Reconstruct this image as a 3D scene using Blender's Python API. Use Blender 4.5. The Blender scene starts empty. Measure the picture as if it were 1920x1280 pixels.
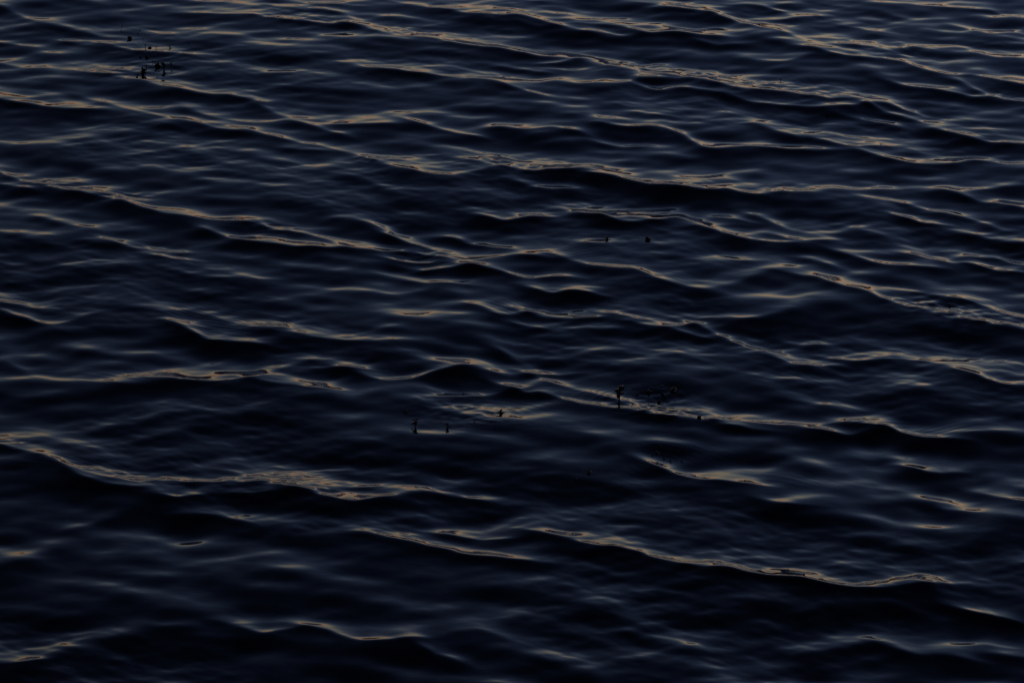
import bpy, math, random
import numpy as np

# ---------------------------------------------------------------- camera, sky, exposure
scene = bpy.context.scene
CAM_H = 5.9                         # eye height above the mean water level (m)
PITCH = math.radians(18.0)          # looking down on the water
HFOV = math.radians(15.0)           # long lens
cam_data = bpy.data.cameras.new('camera')
cam = bpy.data.objects.new('camera', cam_data)
scene.collection.objects.link(cam)
cam.location = (0, 0, CAM_H)
cam.rotation_euler = (math.pi / 2 - PITCH, 0, 0)
cam_data.sensor_width = 36.0
cam_data.lens = 18.0 / math.tan(HFOV / 2)
cam_data.clip_start = 0.1
cam_data.clip_end = 20000
scene.camera = cam

# dusk: the sun has just gone down behind the far shore, so no sun lamp reaches the water
world = bpy.data.worlds.new('World')
scene.world = world
world.use_nodes = True
wn = world.node_tree
bg = wn.nodes['Background']
sky = wn.nodes.new('ShaderNodeTexSky')
sky.sky_type = 'NISHITA'
sky.sun_disc = False
sky.sun_elevation = math.radians(-2.0)
sky.sun_rotation = math.radians(30)
sky.altitude = 0
sky.air_density = 1.0
sky.dust_density = 0.2
sky.ozone_density = 1.0
hsv = wn.nodes.new('ShaderNodeHueSaturation')
hsv.inputs['Saturation'].default_value = 0.51
gam = wn.nodes.new('ShaderNodeGamma')
gam.inputs['Gamma'].default_value = 2.1
tint = wn.nodes.new('ShaderNodeMix')
tint.data_type = 'RGBA'
tint.blend_type = 'MULTIPLY'
tint.inputs['Factor'].default_value = 1.0
# warm afterglow along the horizon, clear blue above it, the same all the way round
tc = wn.nodes.new('ShaderNodeTexCoord')
sep = wn.nodes.new('ShaderNodeSeparateXYZ')
mr = wn.nodes.new('ShaderNodeMapRange')
mr.interpolation_type = 'SMOOTHSTEP'
mr.inputs['From Min'].default_value = math.sin(math.radians(2.5))
mr.inputs['From Max'].default_value = math.sin(math.radians(9.5))
hue = wn.nodes.new('ShaderNodeMix')
hue.data_type = 'RGBA'
hue.inputs[6].default_value = (.54, .675, .95, 1)
hue.inputs[7].default_value = (.47, .65, 1.22, 1)
wn.links.new(tc.outputs['Generated'], sep.inputs[0])
wn.links.new(sep.outputs['Z'], mr.inputs['Value'])
wn.links.new(mr.outputs['Result'], hue.inputs['Factor'])
wn.links.new(hue.outputs[2], tint.inputs[7])
wn.links.new(sky.outputs[0], hsv.inputs['Color'])
wn.links.new(hsv.outputs[0], gam.inputs['Color'])
wn.links.new(gam.outputs[0], tint.inputs[6])
wn.links.new(tint.outputs[2], bg.inputs['Color'])
bg.inputs['Strength'].default_value = 0.085

vs = scene.view_settings
vs.view_transform = 'Standard'
vs.look = 'None'
vs.exposure = 3.38
vs.gamma = 1.0
vs.use_curve_mapping = False
scene.render.engine = 'CYCLES'
scene.cycles.max_bounces = 6
scene.cycles.glossy_bounces = 4

rng = np.random.default_rng(7)
random.seed(7)
C = scene.collection

# ---------------------------------------------------------------- helpers
FX = 960.0 / math.tan(HFOV / 2)
SP, CP = math.sin(PITCH), math.cos(PITCH)

def on_water(px, py, z=0.0):
    """plan position of a spot on the water, read off the photograph (1920x1280)"""
    u = (px - 960.0) / FX
    v = (640.0 - py) / FX
    dy = CP + v * SP
    dz = -SP + v * CP
    t = (z - CAM_H) / dz
    return u * t, dy * t

def slope_to_horizon(Y):
    """tan(theta/2): the back slope that mirrors the horizon towards the viewer"""
    return np.tan(0.5 * np.arctan2(CAM_H, Y))

def smooth(a, b, x):
    t = np.clip((x - a) / (b - a), 0, 1)
    return t * t * (3 - 2 * t)

def noise1(n, step, seed):
    r = np.random.default_rng(seed)
    k = int(n / step) + 4
    p = r.uniform(-1, 1, k)
    x = np.arange(n) / step
    i = x.astype(int)
    f = x - i
    f = f * f * (3 - 2 * f)
    return p[i] * (1 - f) + p[i + 1] * f

def catmull(xs, ys, n):
    """smooth curve y(x) through points with rising x"""
    xs = np.asarray(xs, float); ys = np.asarray(ys, float)
    m = np.gradient(ys, xs) if len(xs) > 2 else np.full(len(xs), (ys[-1] - ys[0]) / (xs[-1] - xs[0]))
    X = np.linspace(xs[0], xs[-1], n)
    i = np.clip(np.searchsorted(xs, X) - 1, 0, len(xs) - 2)
    h = xs[i + 1] - xs[i]
    t = (X - xs[i]) / h
    return X, ((2*t**3 - 3*t**2 + 1) * ys[i] + (t**3 - 2*t**2 + t) * h * m[i]
               + (-2*t**3 + 3*t**2) * ys[i + 1] + (t**3 - t**2) * h * m[i + 1])

# ---------------------------------------------------------------- the wave crests
# steepness of the back of the crest (1 = mirrors the horizon), length of its back (m), line of the crest
CRESTS = [
 (.95,.15,[(0,81),(25,83),(63,87)]),
 (1.06,.38,[(0,120),(33,126),(100,128),(150,132),(187,137),(227,145),(257,148),(287,157),(320,164),(367,172),(417,177),(473,186)]),
 (.95,.16,[(0,187),(67,197),(113,202),(153,203)]),
 (1.1,.18,[(160,182),(187,190),(213,197),(240,204),(283,213),(327,222),(360,228),(410,241),(440,245)]),
 (1.0,.18,[(370,212),(400,222),(433,225),(463,227),(500,228),(540,225),(567,230),(600,240),(630,248)]),
 (1.1,.32,[(477,248),(517,258),(567,267),(610,273),(640,281),(673,290),(713,304),(750,315),(790,322),(840,327),(885,321)]),
 (1.0,.14,[(493,202),(520,214),(553,221),(607,224)]),
 (.85,.12,[(550,280),(593,281)]),
 (.85,.14,[(133,80),(173,87)]),
 (.92,.18,[(197,82),(233,90),(263,96),(300,98),(337,100)]),
 (.75,.16,[(10,18),(60,38),(100,48),(133,55),(177,64)]),
 (.9,.2,[(350,1),(400,4)]),
 (1.08,.42,[(393,25),(433,26),(467,27),(500,31),(533,36),(583,40),(620,42),(645,40),(673,48),(707,58),(740,65),(790,69),(827,73),(847,79),(873,84),(907,88),(947,92),(980,98),(1000,102),(1025,104)]),
 (1.0,.24,[(430,3),(500,8),(570,15),(640,25),(655,32)]),
 (1.0,.24,[(513,0),(580,5),(640,9),(668,10)]),
 (1.08,.36,[(740,2),(790,11),(827,16),(873,24),(907,25),(940,27),(973,28),(1007,35),(1040,44),(1073,52),(1097,57)]),
 (1.05,.2,[(1090,43),(1140,47),(1190,54),(1207,60),(1257,61),(1290,64),(1350,66)]),
 (.9,.14,[(1133,63),(1160,66),(1180,66)]),
 (.88,.12,[(997,47),(1013,50),(1037,50)]),
 (1.08,.18,[(663,122),(690,127),(740,132),(790,137),(840,142),(890,146),(930,153),(960,162),(993,169)]),
 (1.08,.16,[(997,147),(1040,152),(1090,156),(1140,156),(1173,153),(1193,147),(1213,147)]),
 (1.0,.14,[(1023,118),(1050,117),(1073,111)]),
 (1.08,.42,[(1080,107),(1117,119),(1140,124),(1173,128),(1213,133),(1250,138),(1280,141),(1307,147),(1347,156),(1390,165),(1430,168),(1480,172),(1513,178),(1547,182),(1575,183)]),
 (.88,.12,[(963,130),(985,132),(1010,135)]),
 (.85,.12,[(1040,131),(1080,132)]),
 (.9,.12,[(1213,165),(1240,169),(1267,168)]),
 (1.0,.14,[(1220,142),(1263,146)]),
 (1.0,.14,[(640,231),(687,232),(723,231)]),
 (1.06,.16,[(767,225),(790,232),(820,240),(857,249),(887,253)]),
 (1.0,.12,[(783,212),(823,211)]),
 (1.0,.16,[(940,238),(973,241),(1007,239),(1040,238),(1060,241),(1083,245)]),
 (1.06,.16,[(1137,232),(1163,236),(1190,237),(1223,236),(1250,239),(1280,252),(1303,266),(1323,275),(1347,278),(1370,275),(1400,273),(1450,277),(1480,281),(1520,281)]),
 (1.0,.12,[(1200,210),(1220,213),(1250,217)]),
 (.92,.12,[(1140,272),(1160,276),(1193,276)]),
 (.55,.14,[(1085,205),(1110,213),(1130,225)]),
 (.72,.12,[(870,222),(893,223)]),
 (1.1,.3,[(887,297),(923,307),(957,313),(993,317),(1040,318),(1107,317),(1157,317),(1200,314)]),
 (.92,.14,[(853,280),(893,287),(940,295),(990,303),(1023,306)]),
 (1.06,.42,[(1280,17),(1310,20),(1335,23),(1350,28),(1373,35),(1397,43),(1430,52),(1467,58),(1493,68),(1527,82)]),
 (1.05,.55,[(1533,92),(1563,100),(1597,105),(1627,107),(1663,109),(1690,115),(1730,128),(1780,138),(1820,140),(1853,145),(1880,151),(1920,159)]),
 (.9,.2,[(1580,80),(1630,88),(1680,98)]),
 (.95,.16,[(1430,35),(1467,37),(1513,33),(1533,30)]),
 (.92,.18,[(1380,8),(1430,11),(1453,17)]),
 (1.05,.2,[(1657,4),(1697,7),(1747,12),(1797,15),(1830,18),(1863,20),(1880,26),(1917,36)]),
 (.92,.16,[(1800,50),(1827,57),(1857,63),(1890,62)]),
 (1.0,.18,[(1673,78),(1707,87),(1747,92),(1773,89),(1803,88),(1830,98),(1860,107),(1903,110)]),
 (.72,.16,[(1597,52),(1633,57),(1653,60)]),
 (.82,.14,[(1280,63),(1313,65),(1350,63)]),
 (.88,.14,[(1320,80),(1347,85),(1370,84)]),
 (.68,.16,[(1400,108),(1440,113),(1473,115),(1503,109)]),
 (1.1,.17,[(1377,182),(1413,191),(1447,195),(1480,198),(1530,200),(1573,199),(1607,197),(1633,192),(1663,192),(1697,203)]),
 (.97,.16,[(1640,203),(1680,215),(1713,225),(1747,232),(1773,229),(1807,227)]),
 (1.06,.2,[(1760,242),(1800,252),(1830,260),(1863,265),(1897,267),(1920,268)]),
 (.88,.12,[(1580,218),(1613,223),(1657,230)]),
 (.55,.14,[(1680,240),(1747,247)]),
 (1.05,.18,[(1677,153),(1707,162),(1740,167),(1773,172),(1800,175),(1830,180),(1863,182)]),
 (1.0,.16,[(1800,152),(1827,167),(1847,175),(1880,183),(1920,191)]),
 (.7,.14,[(1447,243),(1480,253),(1507,259),(1520,257)]),
 (.97,.14,[(1547,263),(1573,270),(1600,274),(1633,273)]),
 (1.0,.14,[(1513,275),(1547,280),(1580,282)]),
 (1.05,.2,[(1630,287),(1663,297),(1697,303),(1747,307),(1793,305),(1820,300),(1880,305),(1920,307)]),
 (.5,.16,[(1673,30),(1713,38),(1763,37)]),
 (.55,.14,[(1320,197),(1357,203)]),
 (1.0,.14,[(1280,163),(1313,167)]),
 (.88,.14,[(0,345),(40,353)]),
 (1.10,.40,[(0,323),(23,332),(50,340),(83,347),(103,353),(133,358),(160,363),(190,368),(230,377),(267,388),(293,395),(333,402),(383,408),(417,413),(467,417),(493,423),(520,430),(560,435)]),
 (1.1,.2,[(393,432),(417,440),(443,447),(483,453),(517,457),(550,462),(583,463),(617,463),(640,463),(680,467),(723,470),(767,472),(807,477),(840,483),(873,486),(907,484),(940,479),(957,477),(1007,481)]),
 (1.1,.12,[(573,438),(600,445),(623,452),(635,459)]),
 (.82,.14,[(87,410),(113,417),(147,423)]),
 (1.02,.14,[(217,457),(240,463),(263,465),(297,468)]),
 (1.05,.12,[(290,480),(317,484),(353,486)]),
 (1.0,.1,[(467,518),(483,523),(507,522)]),
 (.5,.16,[(0,437),(33,442),(67,452),(110,458)]),
 (.5,.16,[(160,448),(200,456)]),
 (.55,.16,[(317,505),(367,517),(417,522),(467,521)]),
 (.55,.14,[(547,502),(600,508),(640,510)]),
 (1.05,.16,[(0,567),(33,572),(67,575)]),
 (.88,.14,[(0,580),(27,592),(47,597)]),
 (.88,.14,[(60,603),(100,608),(140,598)]),
 (.55,.16,[(80,617),(130,620)]),
 (.9,.16,[(333,583),(363,581),(383,588),(417,598),(467,610),(517,620),(567,627),(617,633),(650,636),(690,638),(735,638)]),
 (1.05,.14,[(343,613),(367,625),(380,632),(417,638),(463,641)]),
 (.65,.12,[(250,573),(283,576)]),
 (.97,.16,[(640,410),(673,414),(700,421),(727,429)]),
 (1.06,.16,[(733,444),(763,455),(790,460),(813,467),(840,475),(870,480)]),
 (.92,.12,[(820,443),(853,445)]),
 (.97,.14,[(867,453),(900,460),(930,465)]),
 (1.15,.16,[(883,496),(907,502),(940,508),(967,515),(990,518),(1023,518),(1043,519)]),
 (1.02,.12,[(743,488),(767,492),(787,493)]),
 (.97,.12,[(807,503),(840,501),(867,500)]),
 (1.02,.14,[(773,525),(800,529),(827,530),(857,531),(880,533)]),
 (.72,.12,[(723,518),(750,521)]),
 (.72,.12,[(760,504),(787,507)]),
 (1.0,.14,[(920,407),(947,412),(973,410)]),
 (.97,.14,[(1010,408),(1033,406),(1060,405)]),
 (1.1,.15,[(1080,392),(1107,400),(1133,403),(1150,410),(1167,414),(1190,415),(1223,413),(1247,412),(1267,405),(1283,407),(1300,415),(1330,419),(1363,420)]),
 (1.02,.14,[(977,343),(1007,350),(1033,353),(1060,352)]),
 (1.1,.28,[(1130,327),(1157,331),(1190,339),(1223,344),(1257,348),(1280,350),(1307,353),(1347,355),(1363,353),(1390,358),(1427,363),(1453,358),(1480,359),(1497,360),(1530,361),(1563,355),(1600,353)]),
 (1.0,.16,[(1280,332),(1330,335),(1363,335),(1380,340)]),
 (.97,.14,[(1057,482),(1083,490),(1107,497),(1147,501)]),
 (.97,.16,[(1203,508),(1233,522),(1267,531),(1300,537)]),
 (.62,.18,[(1300,537),(1325,540),(1347,538),(1380,530),(1413,518),(1440,508),(1467,502)]),
 (.97,.16,[(1007,540),(1033,547),(1067,545),(1103,548)]),
 (.92,.12,[(863,566),(900,567)]),
 (.97,.14,[(910,577),(930,587),(960,589),(980,585)]),
 (1.02,.14,[(983,583),(1007,591),(1040,595),(1100,597)]),
 (1.0,.16,[(1143,585),(1173,592),(1210,597)]),
 (1.1,.15,[(1190,603),(1217,610),(1253,611),(1280,607),(1297,605)]),
 (.58,.16,[(680,548),(740,552),(787,547)]),
 (.78,.12,[(975,608),(1013,615)]),
 (.62,.14,[(1057,615),(1133,618)]),
 (.45,.2,[(660,333),(690,340),(723,353)]),
 (1.05,.16,[(1323,427),(1363,438),(1390,445),(1430,450),(1480,454)]),
 (1.0,.14,[(1490,447),(1513,451),(1547,449)]),
 (.58,.14,[(1547,448),(1580,438),(1613,430)]),
 (.62,.14,[(1613,430),(1653,440)]),
 (.97,.12,[(1360,408),(1393,413)]),
 (.72,.14,[(1413,405),(1450,417)]),
 (.62,.14,[(1473,430),(1513,437),(1557,437)]),
 (1.05,.18,[(1587,475),(1613,483),(1647,493),(1680,497),(1713,498),(1743,500)]),
 (1.08,.16,[(1723,480),(1753,485),(1780,492),(1813,492),(1840,498),(1867,505),(1907,510)]),
 (.8,.12,[(1827,483),(1870,485),(1897,492)]),
 (1.1,.28,[(1503,512),(1527,517),(1547,525),(1570,533),(1600,540),(1630,548),(1647,556),(1673,565),(1703,573),(1730,578),(1760,584),(1800,595),(1850,605),(1900,613)]),
 (.95,.16,[(1653,540),(1697,545)]),
 (1.06,.2,[(1780,557),(1830,567),(1863,578),(1897,590),(1920,597)]),
 (1.0,.13,[(1707,412),(1727,417),(1750,419)]),
 (.78,.14,[(1773,402),(1813,409),(1840,417)]),
 (.75,.14,[(1697,383),(1720,390),(1747,394)]),
 (.82,.14,[(1807,368),(1840,377),(1880,382),(1913,390)]),
 (.82,.14,[(1753,357),(1793,358)]),
 (.82,.14,[(1847,353),(1907,350)]),
 (.92,.14,[(1613,367),(1653,375),(1690,379)]),
 (.68,.14,[(1680,357),(1710,355)]),
 (.72,.14,[(1513,485),(1553,495)]),
 (.82,.12,[(1447,500),(1473,500)]),
 (.68,.14,[(1827,442),(1867,450),(1913,457)]),
 (.68,.14,[(1587,513),(1617,517)]),
 (.93,.14,[(1330,592),(1363,595),(1400,597)]),
 (.55,.16,[(1400,597),(1447,590),(1480,583)]),
 (.97,.15,[(1317,613),(1347,627),(1377,641),(1403,648),(1427,655)]),
 (.78,.14,[(1280,625),(1323,632)]),
 (.7,.2,[(20,682),(37,690),(67,705),(107,712),(167,715),(217,718),(260,720),(300,715),(333,707),(347,705)]),
 (1.1,.14,[(357,711),(383,713),(427,712),(460,710),(480,705),(493,700),(513,699)]),
 (.92,.14,[(483,711),(520,718),(560,722),(580,725),(605,725)]),
 (.78,.14,[(573,676),(617,673)]),
 (.62,.14,[(513,697),(545,687),(573,677)]),
 (1.02,.14,[(600,686),(640,688),(665,689)]),
 (1.10,.32,[(0,834),(23,840),(50,846),(83,857),(117,869),(150,880),(187,891),(227,898),(267,900),(317,900),(367,901),(417,902),(467,903),(500,902)]),
 (.9,.1,[(100,858),(133,882),(167,898),(200,905),(240,908)]),
 (1.1,.28,[(500,897),(533,910),(567,918),(600,928),(640,935),(680,936),(707,931)]),
 (.88,.13,[(310,928),(333,931),(367,926)]),
 (.88,.13,[(457,924),(493,923)]),
 (.78,.16,[(350,962),(400,966),(437,974)]),
 (.52,.18,[(147,657),(200,665),(233,667)]),
 (.48,.2,[(200,803),(250,796),(273,791)]),
 (.48,.2,[(273,827),(317,822)]),
 (.48,.18,[(33,745),(73,748)]),
 (.42,.2,[(300,773),(360,765)]),
 (.42,.2,[(67,805),(133,815)]),
 (1.1,.18,[(673,700),(700,708),(723,711),(757,709),(783,705),(813,697),(843,692)]),
 (.88,.11,[(793,675),(827,679)]),
 (.75,.10,[(843,675),(870,675)]),
 (.92,.12,[(867,684),(893,690),(923,694)]),
 (.78,.12,[(937,700),(973,701)]),
 (.65,.14,[(940,660),(970,675)]),
 (1.02,.18,[(993,698),(1017,708),(1040,718),(1070,727),(1100,733),(1127,742),(1153,750)]),
 (.82,.12,[(1030,702),(1060,703)]),
 (1.1,.26,[(967,727),(980,733),(1013,735),(1040,741),(1063,748),(1087,755),(1123,760),(1157,765),(1190,770),(1223,775),(1257,780),(1280,783),(1330,785),(1380,786),(1423,791),(1467,797),(1500,796),(1533,795),(1570,793)]),
 (1.08,.17,[(1630,797),(1663,800),(1697,810),(1730,818),(1773,822)]),
 (1.0,.18,[(1170,753),(1220,761),(1270,769),(1325,777)]),
 (.92,.14,[(1547,808),(1580,815),(1630,808)]),
 (.88,.1,[(837,744),(873,743),(923,740),(960,733)]),
 (.62,.14,[(1107,815),(1133,820),(1150,817)]),
 (1.04,.14,[(1227,870),(1257,883),(1280,891),(1310,898),(1343,900),(1373,903),(1410,906)]),
 (.82,.15,[(773,922),(813,925)]),
 (.88,.15,[(853,933),(897,937)]),
 (.88,.14,[(640,915),(667,913)]),
 (.82,.14,[(1487,644),(1527,646)]),
 (.78,.15,[(1457,673),(1493,680)]),
 (.97,.12,[(1533,686),(1573,686)]),
 (1.02,.18,[(1580,673),(1613,677),(1647,675),(1680,673),(1713,675),(1747,678),(1780,683),(1820,683)]),
 (.92,.2,[(1820,698),(1853,712),(1887,720),(1920,722)]),
 (.78,.14,[(1810,808),(1867,808)]),
 (.88,.13,[(1383,800),(1420,804)]),
 (.88,.18,[(1717,880),(1747,885),(1777,883)]),
 (.82,.16,[(1440,935),(1467,942),(1510,945)]),
 (.68,.18,[(1677,943),(1710,938),(1747,940)]),
 (1.02,.18,[(1853,925),(1880,933),(1913,938)]),
 (.72,.16,[(1773,955),(1800,958)]),
 (.55,.2,[(1487,750),(1533,758),(1597,763)]),
 (.48,.18,[(1680,718),(1730,727)]),
 (.48,.2,[(1630,737),(1680,738),(1720,735)]),
 (.55,.16,[(1640,917),(1657,920)]),
 (.5,.16,[(1633,862),(1667,862)]),
 (.92,.14,[(423,1167),(447,1168)]),
 (.97,.15,[(463,1177),(497,1185),(520,1179),(543,1176)]),
 (1.06,.18,[(587,1175),(613,1180),(633,1188),(673,1198),(720,1200),(763,1195)]),
 (.98,.18,[(0,1241),(27,1240),(53,1236)]),
 (.55,.2,[(50,1257),(107,1258)]),
 (.55,.2,[(213,1110),(267,1118),(337,1125)]),
 (.52,.2,[(347,1027),(417,1018)]),
 (.5,.2,[(0,1058),(50,1050)]),
 (.45,.22,[(147,990),(200,975)]),
 (.45,.22,[(160,1098),(220,1095)]),
 (.5,.2,[(273,1078),(307,1080)]),
 (.5,.2,[(283,1172),(333,1173)]),
 (.55,.2,[(383,1193),(443,1198)]),
 (.45,.22,[(133,1213),(213,1198)]),
 (1.08,.26,[(710,1004),(740,1010),(773,1015),(807,1022),(840,1028),(873,1039),(907,1042)]),
 (.93,.18,[(847,1003),(890,1008),(940,1011)]),
 (1.05,.2,[(920,1037),(947,1045),(990,1052),(1030,1053)]),
 (1.14,.24,[(1063,1007),(1090,1015),(1123,1022),(1150,1023),(1173,1028),(1200,1033),(1227,1043),(1257,1050),(1280,1056),(1313,1062),(1363,1063),(1397,1070),(1430,1073),(1467,1077),(1513,1085),(1563,1095),(1613,1100),(1653,1102),(1700,1097)]),
 (.75,.16,[(867,1181),(897,1180),(923,1187)]),
 (.72,.18,[(807,1223),(840,1231)]),
 (.55,.2,[(1033,1240),(1080,1253)]),
 (.45,.22,[(1133,1150),(1207,1163)]),
 (.45,.22,[(1207,1197),(1273,1210)]),
 (.45,.22,[(773,1150),(840,1152)]),
 (.45,.22,[(973,1157),(1017,1157)]),
 (.98,.18,[(1813,1143),(1847,1152),(1880,1157)]),
 (.75,.2,[(1687,1217),(1720,1227),(1763,1228),(1800,1232)]),
 (.78,.18,[(1813,1208),(1880,1213)]),
 (.62,.2,[(1513,1222),(1580,1215),(1610,1208)]),
 (.52,.2,[(1423,1122),(1457,1127)]),
 (.45,.22,[(1713,1023),(1773,1028),(1840,1007)]),
 (.52,.2,[(1803,963),(1863,967),(1920,973)]),
 (.45,.22,[(1647,1133),(1687,1135)]),
 (.75,.18,[(1895,1229),(1920,1231)]),
]
# patches of fine ripples: centre, half widths (photograph px), slope
RIPPLES = [
 (210,135,75,14,.05),(225,368,50,14,.08),(110,345,60,14,.05),(560,28,90,22,.05),(750,57,50,10,.07),(1180,122,60,10,.06),
 (1310,140,40,14,.07),(1450,165,120,14,.05),(1650,92,110,22,.045),(1880,183,40,10,.07),(960,312,100,12,.06),(700,300,50,10,.05),
 (790,470,70,12,.06),(510,425,50,12,.06),(870,765,80,26,.075),(1230,765,75,18,.13),(1770,578,80,22,.12),(1870,600,60,16,.07),
 (300,895,200,12,.05),(520,898,50,16,.08),(600,920,70,10,.06),(760,1005,70,12,.03),(20,832,50,10,.04),(1310,780,50,10,.07),
 (1300,350,60,12,.06),(1480,355,60,10,.06),(300,118,60,28,.06),(1235,735,60,18,.07)]
# trains of short parallel ripples riding ahead of a crest: centre, half widths, wave length (m), crest direction in plan (deg), slope
TRAINS = [
 (440,600,110,26,.045,-30,.07),(360,578,60,14,.04,-45,.07),(545,398,60,20,.045,38,.06),(1080,470,70,22,.045,38,.06),
 (940,575,60,20,.045,-50,.05),(330,855,60,16,.05,-55,.03),(590,870,70,16,.06,10,.05),(580,890,60,14,.045,40,.07),
 (1640,790,60,12,.05,30,.07),(1780,800,70,14,.05,28,.045),(1150,735,70,18,.04,50,.06),(1190,110,60,10,.05,-55,.06),
 (1390,140,60,10,.05,-40,.06),(960,66,60,8,.05,-30,.06),(900,285,70,12,.05,-38,.05),(1240,520,60,14,.05,-40,.04),
 (1720,470,60,14,.05,-40,.05),(1000,760,70,20,.04,-20,.05),(960,720,80,20,.045,15,.05),(700,1000,70,14,.05,-32,.04),
 (1480,700,90,20,.05,-45,.03),(150,870,90,14,.04,-35,.06),(380,715,80,10,.05,30,.05),(230,705,90,14,.05,-40,.04),
 (1560,60,60,8,.05,-35,.04),(1850,255,50,10,.05,-45,.06),(1490,895,60,14,.05,-40,.03),(1340,850,90,20,.045,-40,.02)]
# rings round the weed tips
RINGS = [(937,772,.30,.05,.05),(1163,750,.30,.045,.05),(1218,737,.2,.04,.06),(1262,733,.22,.04,.05),(1463,152,.3,.05,.04),
         (1238,752,.2,.04,.05),(890,790,.2,.04,.05),(1137,448,.3,.05,.03),(1245,860,.25,.045,.05),(300,128,.3,.05,.03),(1782,572,.25,.05,.05)]

# ---------------------------------------------------------------- water
def water_grid():
    rows_px = np.arange(1440, -170, -1.85)                 # dense rows where the photograph looks
    _, near = on_water(960.0, rows_px)
    r0, r1 = near[0], near[-1]
    a = np.geomspace(0.6, r0, 60)[:-1]
    g = near[-1] - near[-2]
    b = [r1]
    while b[-1] < 6000:
        g *= 1.07
        b.append(b[-1] + g)
    r = np.concatenate([a, near, np.array(b[1:])])
    half = math.radians(10.4)
    dense = np.linspace(-half, half, 1200)
    st = dense[1] - dense[0]
    side = [half]
    s = st
    while side[-1] < math.pi - .02:
        s = min(s * 1.12, .12)
        side.append(side[-1] + s)
    side = np.array(side[1:])
    side = side[side < math.pi - .01]
    phi = np.concatenate([-side[::-1], dense, side])
    return r, phi

def rnd_waves(X, Y, dR, specs):
    """sums of long-crested components; short ones fade where the sheet is coarse"""
    H = np.zeros_like(X)
    for lam0, lam1, n, slope, dirs, seed in specs:
        r = np.random.default_rng(seed)
        amp_s = slope * math.sqrt(2.0 / n)
        part = np.zeros_like(X)
        for i in range(n):
            lam = lam0 * (lam1 / lam0) ** r.random()
            d0, spread = dirs[r.integers(len(dirs))]
            th = math.radians(d0 + spread * r.normal())
            k = 2 * math.pi / lam
            ph = r.random() * 2 * math.pi
            kx, ky = k * math.cos(th), k * math.sin(th)
            part += (amp_s / k) * np.cos(kx * X + ky * Y + ph)
        fade = np.exp(-(2.2 * dR / math.sqrt(lam0 * lam1)) ** 2)
        H += part * fade
    return H

MAIN = [(57, 20), (57, 20), (62, 25), (75, 25), (115, 25)]
SEA = [(1.6, 3.2, 14, .013, [(57, 18), (57, 18), (110, 25)], 11),
       (.7, 1.5, 26, .026, MAIN, 12),
       (.32, .7, 40, .036, MAIN, 13),
       (.16, .32, 50, .033, MAIN, 14),
       (.12, .34, 40, .020, [(122, 16)], 18)]
FGAIN, LGAIN, FRONT = .89, 1.15, 1.15
N = 300
POW = 1.6                                       # the back of a crest stays steep for a while, then flattens out
_t = np.linspace(0, 8, 1600)
_g = np.exp(-_t ** POW)
G_TAB = (_g[::-1].cumsum()[::-1] - .5 * _g) * (_t[1] - _t[0])

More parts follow.
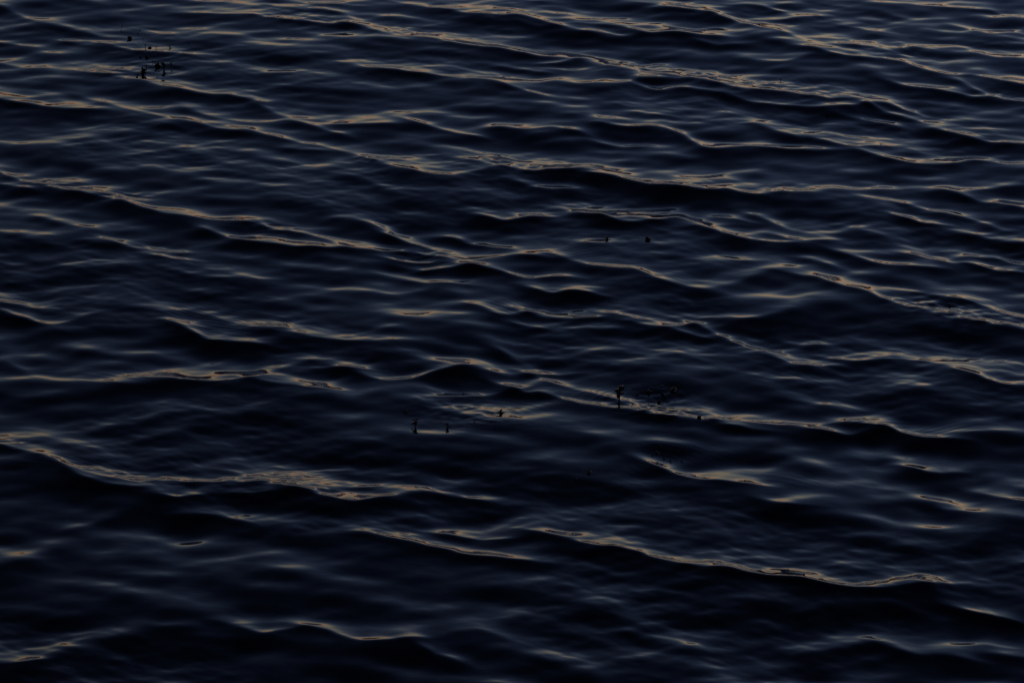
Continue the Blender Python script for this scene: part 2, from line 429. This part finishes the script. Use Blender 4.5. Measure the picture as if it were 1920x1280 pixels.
class Crest:
    """one wave crest: a curved line in plan with a steep front and a longer back"""
    def __init__(self, ci, f, Lb, pts):
        px = np.array([p[0] for p in pts], float); py = np.array([p[1] for p in pts], float)
        if 0 <= px[0] <= 1:                          # crests cut by the frame's edge run on
            px = np.insert(px, 0, -70); py = np.insert(py, 0, py[0] - 10)
        if 1919 <= px[-1] <= 1920:
            px = np.append(px, 1990); py = np.append(py, py[-1] + 9)
        self.f, self.Lb = f, Lb * LGAIN
        sh = float(slope_to_horizon(on_water(px.mean(), py.mean())[1]))
        self.s0 = FGAIN * f * sh
        if px[-1] - px[0] < 75:
            self.Lb *= .75
        if py.mean() > 1130:
            self.Lb *= .75
            self.s0 *= .93
        self.A = self.s0 * self.Lb * G_TAB[0]
        self.px, self.py = catmull(px, py, N)
        self.wob = 0.0
        self.place(np.full(N, self.A * .8))
        W = self.len
        q = N / max(W, .3)
        n1 = noise1(N, max(q * .22, 2), 100 + ci)
        n2 = noise1(N, max(q * .09, 2), 900 + ci)
        self.wob = .008 * n1 + .006 * n2
        self.Y = self.Y + self.wob
        self.want = 1 + .13 * noise1(N, max(q * .3, 2), 500 + ci) + .10 * n2
        e = np.minimum(self.X - self.X[0], self.X[-1] - self.X[0] - (self.X - self.X[0]))
        if W > .5:
            self.want *= .80 + .20 * smooth(0, .22, e)
        self.mod = self.want.copy()
        self.end = min(max(self.A * 4.0, .10), .22)   # how far the crest dies away past its ends (m)
        self.e = .010 + .022 * (1 - float(smooth(.5, .95, f)))
        self.place(np.full(N, self.A * .8))

    def place(self, z):
        """lay the crest's line out in plan, its top at height z"""
        self.X, self.Y = on_water(self.px, self.py, z)
        self.X = np.maximum.accumulate(self.X + np.arange(N) * 1e-7)
        self.Y = self.Y + self.wob
        self.len = max(self.X[-1] - self.X[0], .05)
        k = min(max(int(N * .06 / self.len), 2), N // 3)
        sl = (self.Y[k] - self.Y[0]) / (self.X[k] - self.X[0])
        sr = (self.Y[-1] - self.Y[-1 - k]) / (self.X[-1] - self.X[-1 - k])
        self.sl, self.sr = max(-1.2, min(1.2, sl)), max(-1.2, min(1.2, sr))

    def add(self, xo, yo, ho):
        """add the crest's height to points sorted by x"""
        Xc, Yc = self.X, self.Y
        lo, hi = np.searchsorted(xo, [Xc[0] - 3 * self.end, Xc[-1] + 3 * self.end])
        x = xo[lo:hi]; y = yo[lo:hi]
        yc = np.interp(x, Xc, Yc)
        yc = np.where(x < Xc[0], Yc[0] + self.sl * (x - Xc[0]), yc)
        yc = np.where(x > Xc[-1], Yc[-1] + self.sr * (x - Xc[-1]), yc)
        d = y - yc
        near = (d > -3.5) & (d < 2.0)
        d = d[near]; x = x[near]
        out = np.maximum(np.maximum(Xc[0] - x, x - Xc[-1]), 0)
        m = np.interp(x, Xc, self.mod) * np.exp(-(out / self.end) ** 2)
        e = self.e
        dd = np.sqrt(d * d + e * e) - e
        back = np.interp(dd / self.Lb, _t, G_TAB) / G_TAB[0]
        prof = np.where(d > 0, back, np.exp(-dd / (self.Lb * FRONT * G_TAB[0])))
        seg = ho[lo:hi]
        seg[near] += self.A * m * (prof - .6 * np.exp(-.5 * (d / .42) ** 2))

def calibrate(crests):
    """size every crest so that, on top of the waves it rides on, its back is as steep as it should be"""
    K, D0, D1 = 24, .012, .042
    for it in range(8):
        px, py, want = [], [], []
        for c in crests:
            x = np.linspace(c.X[0], c.X[-1], K)
            y = np.interp(x, c.X, c.Y)
            for dd in (0.0, c.e + D0, c.e + D1):
                px.append(x); py.append(y + dd)
            want.append(c.s0 * np.interp(x, c.X, c.want) * math.exp(-(.03 / c.Lb) ** POW))
        px = np.concatenate(px); py = np.concatenate(py)
        base = rnd_waves(px, py, 0.0, SEA)
        order = np.argsort(px)
        ho = np.zeros(len(px)); xo = px[order]; yo = py[order]
        for c in crests:
            c.add(xo, yo, ho)
        h = np.empty(len(px)); h[order] = ho
        h = (h + base).reshape(len(crests), 3, K)
        s = (h[:, 1] - h[:, 2]) / (D1 - D0)
        for c, si, w, top in zip(crests, s, want, h[:, 0]):
            t = np.linspace(0, c.len, K)
            w8 = np.exp(-.5 * ((t[:, None] - t[None, :]) / .16) ** 2)
            w8 /= w8.sum(1, keepdims=True)
            err = (w - si) / (c.s0 * math.exp(-(.03 / c.Lb) ** POW))
            err = w8 @ err
            if c.len < .35:
                err[:] = err.mean()
            xk = np.linspace(c.X[0], c.X[-1], K)
            c.mod = np.clip(c.mod + .5 * np.interp(c.X, xk, err), .15, 1.6)
            c.place(np.interp(c.X, xk, w8 @ top))

def more_crests():
    """the same sea goes on outside the photograph"""
    r = random.Random(5)
    out = []
    for x0, x1, y0, y1, n in ((-900, -90, -120, 1450, 90), (2000, 2850, -120, 1450, 90), (-100, 2000, -150, -35, 26), (-100, 2000, 1320, 1450, 12)):
        for _ in range(n):
            yy = y0 + (y1 - y0) * r.random() ** 1.4
            L = r.uniform(60, 330)
            xx = r.uniform(x0, x1 - L * .6)
            if xx + L > x1:
                L = x1 - xx
            k = r.uniform(.05, .30)
            m = max(3, int(L / 45))
            pts = [(xx + L * i / m, yy + k * L * i / m + r.uniform(-4, 4)) for i in range(m + 1)]
            out.append((r.choice((.6, .8, .9, 1.0, 1.06, 1.1)), r.uniform(.13, .26), pts))
    return out

def build_water():
    r, phi = water_grid()
    nr, nc = len(r), len(phi)
    R, P = np.meshgrid(r, phi, indexing='ij')
    X = (R * np.sin(P)); Y = (R * np.cos(P))
    dr = np.gradient(r)[:, None]
    dp = np.gradient(phi)[None, :]
    dR = np.maximum(np.minimum(dr, 1e3), R * dp)
    H = rnd_waves(X, Y, dR, SEA)
    # short ripples come in patches
    mask = rnd_waves(X, Y, dR, [(1.2, 3.0, 14, 1.0, [(0, 90)], 15)])
    mask = smooth(-.15, .3, mask)
    H += (0.25 + .75 * mask) * rnd_waves(X, Y, dR, [(.07, .15, 60, .030, MAIN, 16), (.04, .07, 40, .014, MAIN, 17)])

    # crests
    win = (np.abs(P) < math.radians(17)) & (R > 9) & (R < 45)
    idx = np.nonzero(win.ravel())[0]
    xs = X.ravel()[idx]; ys = Y.ravel()[idx]
    h = np.zeros(len(idx))
    order = np.argsort(xs); xo = xs[order]; yo = ys[order]; ho = np.zeros(len(xo))
    crests = [Crest(i, *c) for i, c in enumerate(CRESTS + more_crests())]
    calibrate(crests)
    for c in crests:
        c.add(xo, yo, ho)
    h[order] = ho
    full = np.zeros(X.size); full[idx] = h
    full = full.reshape(nr, nc)
    ker = np.exp(-.5 * (np.arange(-11, 12) / 2.6) ** 2); ker /= ker.sum()
    soft = np.zeros_like(full)
    for k, w in zip(range(-11, 12), ker):
        soft += w * np.roll(full, k, axis=1)
    h = soft.ravel()[idx]
    # ripples
    for (cx, cy, wx, wy, s) in RIPPLES:
        x0, y0 = on_water(cx, cy)
        ax = on_water(cx + wx, cy)[0] - x0
        ay = abs(on_water(cx, cy - wy)[1] - y0) * 1.1
        dx = xs - x0
        dy = ys - y0 + dx * .45 * (wx > 60)
        w = np.exp(-(dx / ax) ** 2 - (dy / ay) ** 2)
        sel = w > .01
        q = rnd_waves(xs[sel], ys[sel], 0.0, [(.05, .16, 36, s * 1.3, [(57, 50), (110, 50)], int(cx + cy))])
        h[sel] += q * w[sel]
    for (cx, cy, wx, wy, lam, ang, s) in TRAINS:
        x0, y0 = on_water(cx, cy)
        ax = on_water(cx + wx, cy)[0] - x0
        ay = abs(on_water(cx, cy - wy)[1] - y0)
        dx = xs - x0; dy = ys - y0
        w = np.exp(-(dx / ax) ** 2 - (dy / ay) ** 2)
        sel = w > .01
        nx, ny = -math.sin(math.radians(ang)), math.cos(math.radians(ang))
        bend = .6 * (dx[sel] / ax) ** 2 * lam
        u = dx[sel] * nx + dy[sel] * ny + bend
        h[sel] += w[sel] * s * lam / (2 * math.pi) * np.cos(2 * math.pi * u / lam)
    for (cx, cy, rad, lam, s) in RINGS:
        x0, y0 = on_water(cx, cy)
        an = np.arctan2(ys - y0, xs - x0)
        dd = np.hypot(xs - x0, ys - y0) * (1 + .08 * np.sin(2 * an + cx) + .05 * np.sin(3 * an + cy))
        sel = dd < rad * 2.5
        d2 = dd[sel]
        h[sel] += s * lam / 6.28 * np.cos(6.28 * d2 / lam) * np.exp(-(d2 / rad) ** 2) * smooth(0, .04, d2) * (.55 + .45 * np.sin(an[sel] * 2 + cy))
    Hf = H.ravel()
    Hf[idx] += h
    H = Hf.reshape(nr, nc)
    co = np.stack([X, Y, H], -1).reshape(-1, 3)
    i = np.arange(nr - 1)[:, None] * nc
    j = np.arange(nc - 1)[None, :]
    a = i + j
    q = np.stack([a, a + 1, a + nc + 1, a + nc], -1).reshape(-1, 4)[:, ::-1]
    me = bpy.data.meshes.new('water')
    me.vertices.add(len(co)); me.loops.add(q.size); me.polygons.add(len(q))
    me.vertices.foreach_set('co', co.astype(np.float32).ravel())
    me.loops.foreach_set('vertex_index', q.astype(np.int32).ravel())
    me.polygons.foreach_set('loop_start', np.arange(0, q.size, 4, dtype=np.int32))
    me.polygons.foreach_set('use_smooth', np.ones(len(q), bool))
    me.update(calc_edges=True)
    o = bpy.data.objects.new('water', me)
    C.objects.link(o)
    o['kind'] = 'structure'
    o['label'] = 'dark blue rippled sea water at dusk'
    return o, (r, phi, H)

water, grid = build_water()

def height_at(x, y):
    r, phi, H = grid
    rr = math.hypot(x, y); pp = math.atan2(x, y)
    i = int(np.clip(np.searchsorted(r, rr) - 1, 0, len(r) - 2)); j = int(np.clip(np.searchsorted(phi, pp) - 1, 0, len(phi) - 2))
    return float(H[i, j])

def water_material():
    m = bpy.data.materials.new('sea_water')
    m.use_nodes = True
    nt = m.node_tree
    p = nt.nodes['Principled BSDF']
    p.inputs['Base Color'].default_value = (.004, .007, .012, 1)
    p.inputs['Roughness'].default_value = .03
    p.inputs['IOR'].default_value = 1.333
    tc = nt.nodes.new('ShaderNodeTexCoord')
    mp = nt.nodes.new('ShaderNodeMapping')
    mp.inputs['Rotation'].default_value = (0, 0, math.radians(33))
    mp.inputs['Scale'].default_value = (9, 22, 1)
    nz = nt.nodes.new('ShaderNodeTexNoise')
    nz.inputs['Scale'].default_value = 1.0
    nz.inputs['Detail'].default_value = 2.0
    bp = nt.nodes.new('ShaderNodeBump')
    bp.inputs['Strength'].default_value = .12
    bp.inputs['Distance'].default_value = .004
    nt.links.new(tc.outputs['Object'], mp.inputs['Vector'])
    nt.links.new(mp.outputs[0], nz.inputs['Vector'])
    nt.links.new(nz.outputs['Fac'], bp.inputs['Height'])
    nt.links.new(bp.outputs[0], p.inputs['Normal'])
    return m
water.data.materials.append(water_material())

# ---------------------------------------------------------------- the far shore the crests mirror
def plain_material(name, col, rough=.9, noise_scale=None, dark=.6):
    m = bpy.data.materials.new(name)
    m.use_nodes = True
    nt = m.node_tree
    p = nt.nodes['Principled BSDF']
    p.inputs['Roughness'].default_value = rough
    p.inputs['Base Color'].default_value = (*col, 1)
    if noise_scale:
        tc = nt.nodes.new('ShaderNodeTexCoord')
        nz = nt.nodes.new('ShaderNodeTexNoise')
        nz.inputs['Scale'].default_value = noise_scale
        nz.inputs['Detail'].default_value = 4
        rp = nt.nodes.new('ShaderNodeValToRGB')
        rp.color_ramp.elements[0].position = .35
        rp.color_ramp.elements[1].position = .65
        rp.color_ramp.elements[0].color = (col[0] * dark, col[1] * dark, col[2] * dark, 1)
        rp.color_ramp.elements[1].color = (*col, 1)
        nt.links.new(tc.outputs['Object'], nz.inputs['Vector'])
        nt.links.new(nz.outputs['Fac'], rp.inputs['Fac'])
        nt.links.new(rp.outputs[0], p.inputs['Base Color'])
    return m

def build_shore():
    n, k = 700, 7
    ph = np.linspace(math.radians(-75), math.radians(75), n)
    prof = [(0, -1.0), (12, 1.5), (30, .55), (45, .85), (60, 1.0), (95, .8), (150, -.1)]
    top = 15 + 3 * noise1(n, 60, 1) + 3 * noise1(n, 18, 2) + 1.2 * noise1(n, 6, 3) + .5 * noise1(n, 3, 4)
    R0 = 620 + 60 * noise1(n, 90, 5)
    vs_, fs = [], []
    for i in range(n):
        for j, (dr, hh) in enumerate(prof):
            z = -1.0 if j == 0 else (1.5 if j == 1 else top[i] * hh)
            r_ = R0[i] + dr
            vs_.append((r_ * math.sin(ph[i]), r_ * math.cos(ph[i]), z))
    for i in range(n - 1):
        for j in range(k - 1):
            a = i * k + j
            fs.append((a, a + k, a + k + 1, a + 1))
    me = bpy.data.meshes.new('hills')
    me.from_pydata(vs_, [], fs)
    o = bpy.data.objects.new('hills', me)
    C.objects.link(o)
    o['kind'] = 'structure'
    o['label'] = 'low dark wooded shore across the water'
    me.materials.append(plain_material('wooded_shore', (.045, .035, .022), .95, .05))
build_shore()

# ---------------------------------------------------------------- weed tips standing out of the water
weed_mats = [plain_material('olive_weed', (.085, .068, .020), .3, 60, .5),
             plain_material('brown_weed', (.090, .055, .022), .3, 60, .5),
             plain_material('dark_weed', (.050, .042, .020), .3, 60, .5)]

def tube(path, radii, seg=6):
    vs_, fs = [], []
    for p, r_ in zip(path, radii):
        for k in range(seg):
            a = 2 * math.pi * k / seg
            vs_.append((p[0] + r_ * math.cos(a), p[1] + r_ * math.sin(a), p[2]))
    n = len(path)
    for i in range(n - 1):
        for k in range(seg):
            a = i * seg + k; b = i * seg + (k + 1) % seg
            fs.append((a, b, b + seg, a + seg))
    fs.append(tuple(range(seg))[::-1]); fs.append(tuple((n - 1) * seg + k for k in range(seg)))
    me = bpy.data.meshes.new('stem'); me.from_pydata(vs_, [], fs)
    return me

def blade_mesh(length, width, thick, droop, seed):
    """a fleshy leaf: lens-shaped section, notched edge, bending over"""
    r = random.Random(seed)
    n = 6
    vs_, fs = [], []
    for i in range(n + 1):
        t = i / n
        w = width * (math.sin(math.pi * min(1, .12 + .83 * t)) ** .7) * (1 + r.uniform(-.16, .16))
        x = length * t
        z = -droop * length * t * t
        th = thick * (1 - .6 * t)
        vs_ += [(x, -w / 2, z), (x, 0, z + th), (x, w / 2, z + r.uniform(-.1, .1) * width), (x, 0, z - th)]
    for i in range(n):
        for k in range(4):
            a = i * 4 + k; b = i * 4 + (k + 1) % 4
            fs.append((a, b, b + 4, a + 4))
    fs.append((3, 2, 1, 0)); fs.append((n * 4, n * 4 + 1, n * 4 + 2, n * 4 + 3))
    me = bpy.data.meshes.new('blade'); me.from_pydata(vs_, [], fs)
    me.polygons.foreach_set('use_smooth', np.ones(len(me.polygons), bool))
    return me

def ball_mesh(r_):
    import bmesh
    bm = bmesh.new(); bmesh.ops.create_uvsphere(bm, u_segments=7, v_segments=5, radius=r_)
    for v in bm.verts:
        v.co.z *= 1.25
    me = bpy.data.meshes.new('float'); bm.to_mesh(me); bm.free()
    me.polygons.foreach_set('use_smooth', np.ones(len(me.polygons), bool))
    return me

def child(name, me, parent, mat, loc=(0, 0, 0), rot=(0, 0, 0)):
    if not me.materials:
        me.materials.append(mat)
    o = bpy.data.objects.new(name, me)
    C.objects.link(o)
    o.parent = parent; o.location = loc; o.rotation_euler = rot
    return o

def weed_tip(px, py, size, kind, label, group, seed):
    r = random.Random(seed)
    x, y = on_water(px, py)
    for _ in range(4):
        z = height_at(x, y)
        x, y = on_water(px, py, z)
    S = .88 * size * math.hypot(y, CAM_H) / FX                 # real size of the tip (m)
    root = bpy.data.objects.new('seaweed_tip', None)
    root.empty_display_size = .02
    C.objects.link(root)
    root.location = (x, y, z)
    root.rotation_euler = (0, 0, r.uniform(0, 6.28))
    root['label'] = label; root['category'] = 'seaweed'; root['group'] = group
    mat = weed_mats[r.randrange(3)]
    hgt = {'tall': 1.15, 'star': .5, 'lump': .28, 'spike': .7, 'sprig': .38}[kind] * S
    lean = (r.uniform(-.25, .25) * hgt, r.uniform(-.2, .2) * hgt)
    path = [(lean[0] * t * t, lean[1] * t * t, -.05 + (hgt + .05) * t) for t in (0, .35, .6, .8, 1)]
    rad = max(.0022, S * (.09 if kind != 'lump' else .14))
    child('stem', tube(path, [rad, rad, rad * .9, rad * .75, rad * .5]), root, mat)
    def along(t):
        return (lean[0] * t * t, lean[1] * t * t, -.05 + (hgt + .05) * t)
    nb = {'tall': 8, 'star': 6, 'lump': 5, 'spike': 2, 'sprig': 4}[kind]
    for k in range(nb):
        az = 6.28 * k / nb + r.uniform(-.4, .4)
        if kind == 'lump':
            pos, ln, wd, up = along(r.uniform(.75, 1.0)), S * r.uniform(.38, .5), S * r.uniform(.46, .6), r.uniform(.1, .8)
        elif kind == 'spike':
            pos, ln, wd, up = along(r.uniform(.8, .95)), S * r.uniform(.35, .5), S * .2, r.uniform(.9, 1.4)
        elif kind == 'tall':
            pos, ln, wd, up = along(r.uniform(.72, 1.0)), S * r.uniform(.4, .62), S * r.uniform(.4, .55), r.uniform(-.1, .9)
        else:
            pos, ln, wd, up = along(r.uniform(.75, 1.0)), S * r.uniform(.42, .62), S * r.uniform(.22, .34), r.uniform(0, .9)
        child('blade', blade_mesh(ln, wd, wd * .3, r.uniform(.05, .5), seed * 31 + k), root, mat, pos, (r.uniform(-.5, .5), -up, az))
    for k in range({'tall': 3, 'star': 2, 'lump': 2, 'spike': 0, 'sprig': 1}[kind]):
        az = r.uniform(0, 6.28); p = along(r.uniform(.6, .9))
        d = S * .16
        child('float', ball_mesh(S * (r.uniform(.22, .28) if kind == 'lump' else r.uniform(.11, .16))), root, mat, (p[0] + d * math.cos(az), p[1] + d * math.sin(az), p[2]))

GA = 'weed tips in the scattered cluster at the upper left'
GB = 'weed tips along the bright crest right of the middle'
GC = 'weed tips on the dark rippled water near the middle'
GD = 'weed tips in the small dark cluster below the bright crest'
GE = 'weed tips in the trio left of the lower dark cluster'
GF = 'pair of weed tips under the wavy crest in the upper half'
GH = 'lone weed tips at the right'
WEED = [
 (228,48,7,'sprig','tiny dark weed sprig, topmost tip of the upper left cluster',GA),
 (228,58,7,'spike','thin weed spike just below the topmost tip of the upper left cluster',GA),
 (262,57,6,'sprig','small weed sprig up and right of the dark lump in the upper left cluster',GA),
 (258,65,7,'sprig','small weed sprig touching the upper right of the dark lump at upper left',GA),
 (243,73,13,'lump','round dark weed lump in the upper part of the upper left cluster',GA),
 (260,80,5,'sprig','speck of weed right below the dark lump at upper left',GA),
 (268,74,4,'spike','speck of weed right of the dark lump at upper left',GA),
 (273,91,10,'spike','upright thin weed spike, leftmost of the row on the pale streak at upper left',GA),
 (281,90,11,'lump','blunt weed tip beside the thin spike on the pale streak at upper left',GA),
 (292,92,9,'spike','short pointed weed tip, middle of the row on the pale upper left streak',GA),
 (318,90,11,'sprig','flat weed tip, rightmost of the row on the pale streak at upper left',GA),
 (353,83,5,'spike','lone speck of weed farthest right in the upper left cluster',GA),
 (263,108,9,'lump','dark oval weed tip, left of the pair between the two pale streaks at upper left',GA),
 (276,108,11,'lump','wide dark weed tip, right of the pair between the two pale streaks at upper left',GA),
 (287,118,8,'spike','small weed tip just left of the largest weed lump at upper left',GA),
 (296,124,17,'lump','largest weed lump in the middle of the upper left cluster',GA),
 (309,131,13,'tall','tall branching weed stalk right of the largest lump at upper left',GA),
 (320,120,10,'sprig','bent weed tip right of the tall stalk at upper left',GA),
 (332,129,6,'sprig','small slanting weed tip, far right below the tall stalk at upper left',GA),
 (274,127,11,'sprig','weed tip rising behind the heavy lump on the lower left of the cluster',GA),
 (268,134,15,'lump','heavy dark weed lump on the lower left of the upper left cluster',GA),
 (258,144,12,'star','weed tip standing on the pale crest, lowest left of the upper left cluster',GA),
 (263,145,7,'spike','short weed tip touching the right side of the upper left pale crest tip',GA),
 (321,138,6,'sprig','small weed tip at the lower right of the upper left cluster',GA),
 (308,141,4,'spike','speck of weed below the tall stalk at upper left',GA),
 (295,145,5,'sprig','speck of weed lowest in the upper left cluster, right of the pale crest tip',GA),
 (1160,753,24,'tall','tall forked olive weed stalk standing on the bright crest right of the middle',GB),
 (1187,728,6,'spike','speck of weed just right of the tall olive stalk head',GB),
 (1195,740,9,'lump','small weed lump first to the right of the tall olive stalk',GB),
 (1218,736,12,'star','pointed weed tip with bright ring ripples right of the tall olive stalk',GB),
 (1230,721,8,'sprig','small weed tip, topmost left in the group right of the tall olive stalk',GB),
 (1241,725,9,'sprig','small weed tip, topmost middle in the group right of the tall olive stalk',GB),
 (1241,739,10,'lump','round weed lump in the middle of the group right of the tall olive stalk',GB),
 (1262,733,17,'lump','broad weed lump at the right end of the group beyond the tall olive stalk',GB),
 (1280,726,6,'sprig','small pale edged weed tip right of the broad lump',GB),
 (1248,745,9,'sprig','flat weed tip below the round lump and the broad lump',GB),
 (1236,754,13,'lump','low weed lump just above the rough bright crest right of the tall olive stalk',GB),
 (1186,757,8,'sprig','small weed tip low on the rough bright crest beside the stalk foot',GB),
 (1311,783,13,'lump','dark round weed lump sitting on the bright crest line, farthest right',GB),
 (1322,785,4,'spike','speck of weed beside the round lump on the bright crest line',GB),
 (868,698,10,'spike','lone short weed spike below the crest above the rippled patch',GC),
 (760,773,12,'star','star shaped weed tip, leftmost by the rippled patch near the middle',GC),
 (777,800,15,'tall','tall weed stalk with a leafy star head left of the rippled patch',GC),
 (838,800,13,'star','leafy weed tip at the lower edge of the rippled patch',GC),
 (890,790,10,'sprig','small weed tip with a bright edge inside the rippled patch',GC),
 (923,776,6,'sprig','speck of weed left of the upright stub in ring ripples',GC),
 (937,774,16,'lump','upright olive weed stub ringed by ripples right of the rippled patch',GC),
 (1238,838,8,'sprig','faint weed tip, topmost of the small dark cluster below the bright crest',GD),
 (1232,850,13,'lump','largest weed tip of the small dark cluster below the bright crest',GD),
 (1224,853,9,'sprig','weed tip touching the lower left of the largest in the small dark cluster',GD),
 (1245,859,8,'sprig','small brownish weed tip below right of the largest in the small dark cluster',GD),
 (1257,864,7,'sprig','small weed tip at the left end of the curved ripple in the dark cluster',GD),
 (1279,865,8,'sprig','small weed tip at the right end of the curved ripple in the dark cluster',GD),
 (1092,882,8,'sprig','small weed tip, upper left of the trio on very dark water',GE),
 (1105,885,12,'star','largest weed tip of the trio on very dark water',GE),
 (1079,899,10,'sprig','slanting weed tip, lowest left of the trio on very dark water',GE),
 (1137,449,13,'star','left weed tip of the pair under the wavy crest',GF),
 (1214,450,17,'lump','right, broader weed tip of the pair under the wavy crest',GF),
 (1463,152,9,'sprig','lone weed tip with a faint arc ripple above the top right bright band',GH),
 (1553,217,11,'lump','lone weed tip on the dark slope below the right hand crest',GH),
 (1685,243,6,'sprig','lone speck of weed right of the dark slope at the upper right',GH),
 (1652,271,6,'sprig','lone speck of weed lowest at the upper right',GH),
 (1781,573,11,'lump','dark weed tip in the rough rippled crest at the right edge',GH),
 (1762,569,6,'sprig','speck of weed left of the dark tip in the rough right hand crest',GH),
]
for i, (px, py, size, kind, label, group) in enumerate(WEED):
    weed_tip(px, py, size, kind, label, group, 40 + i)
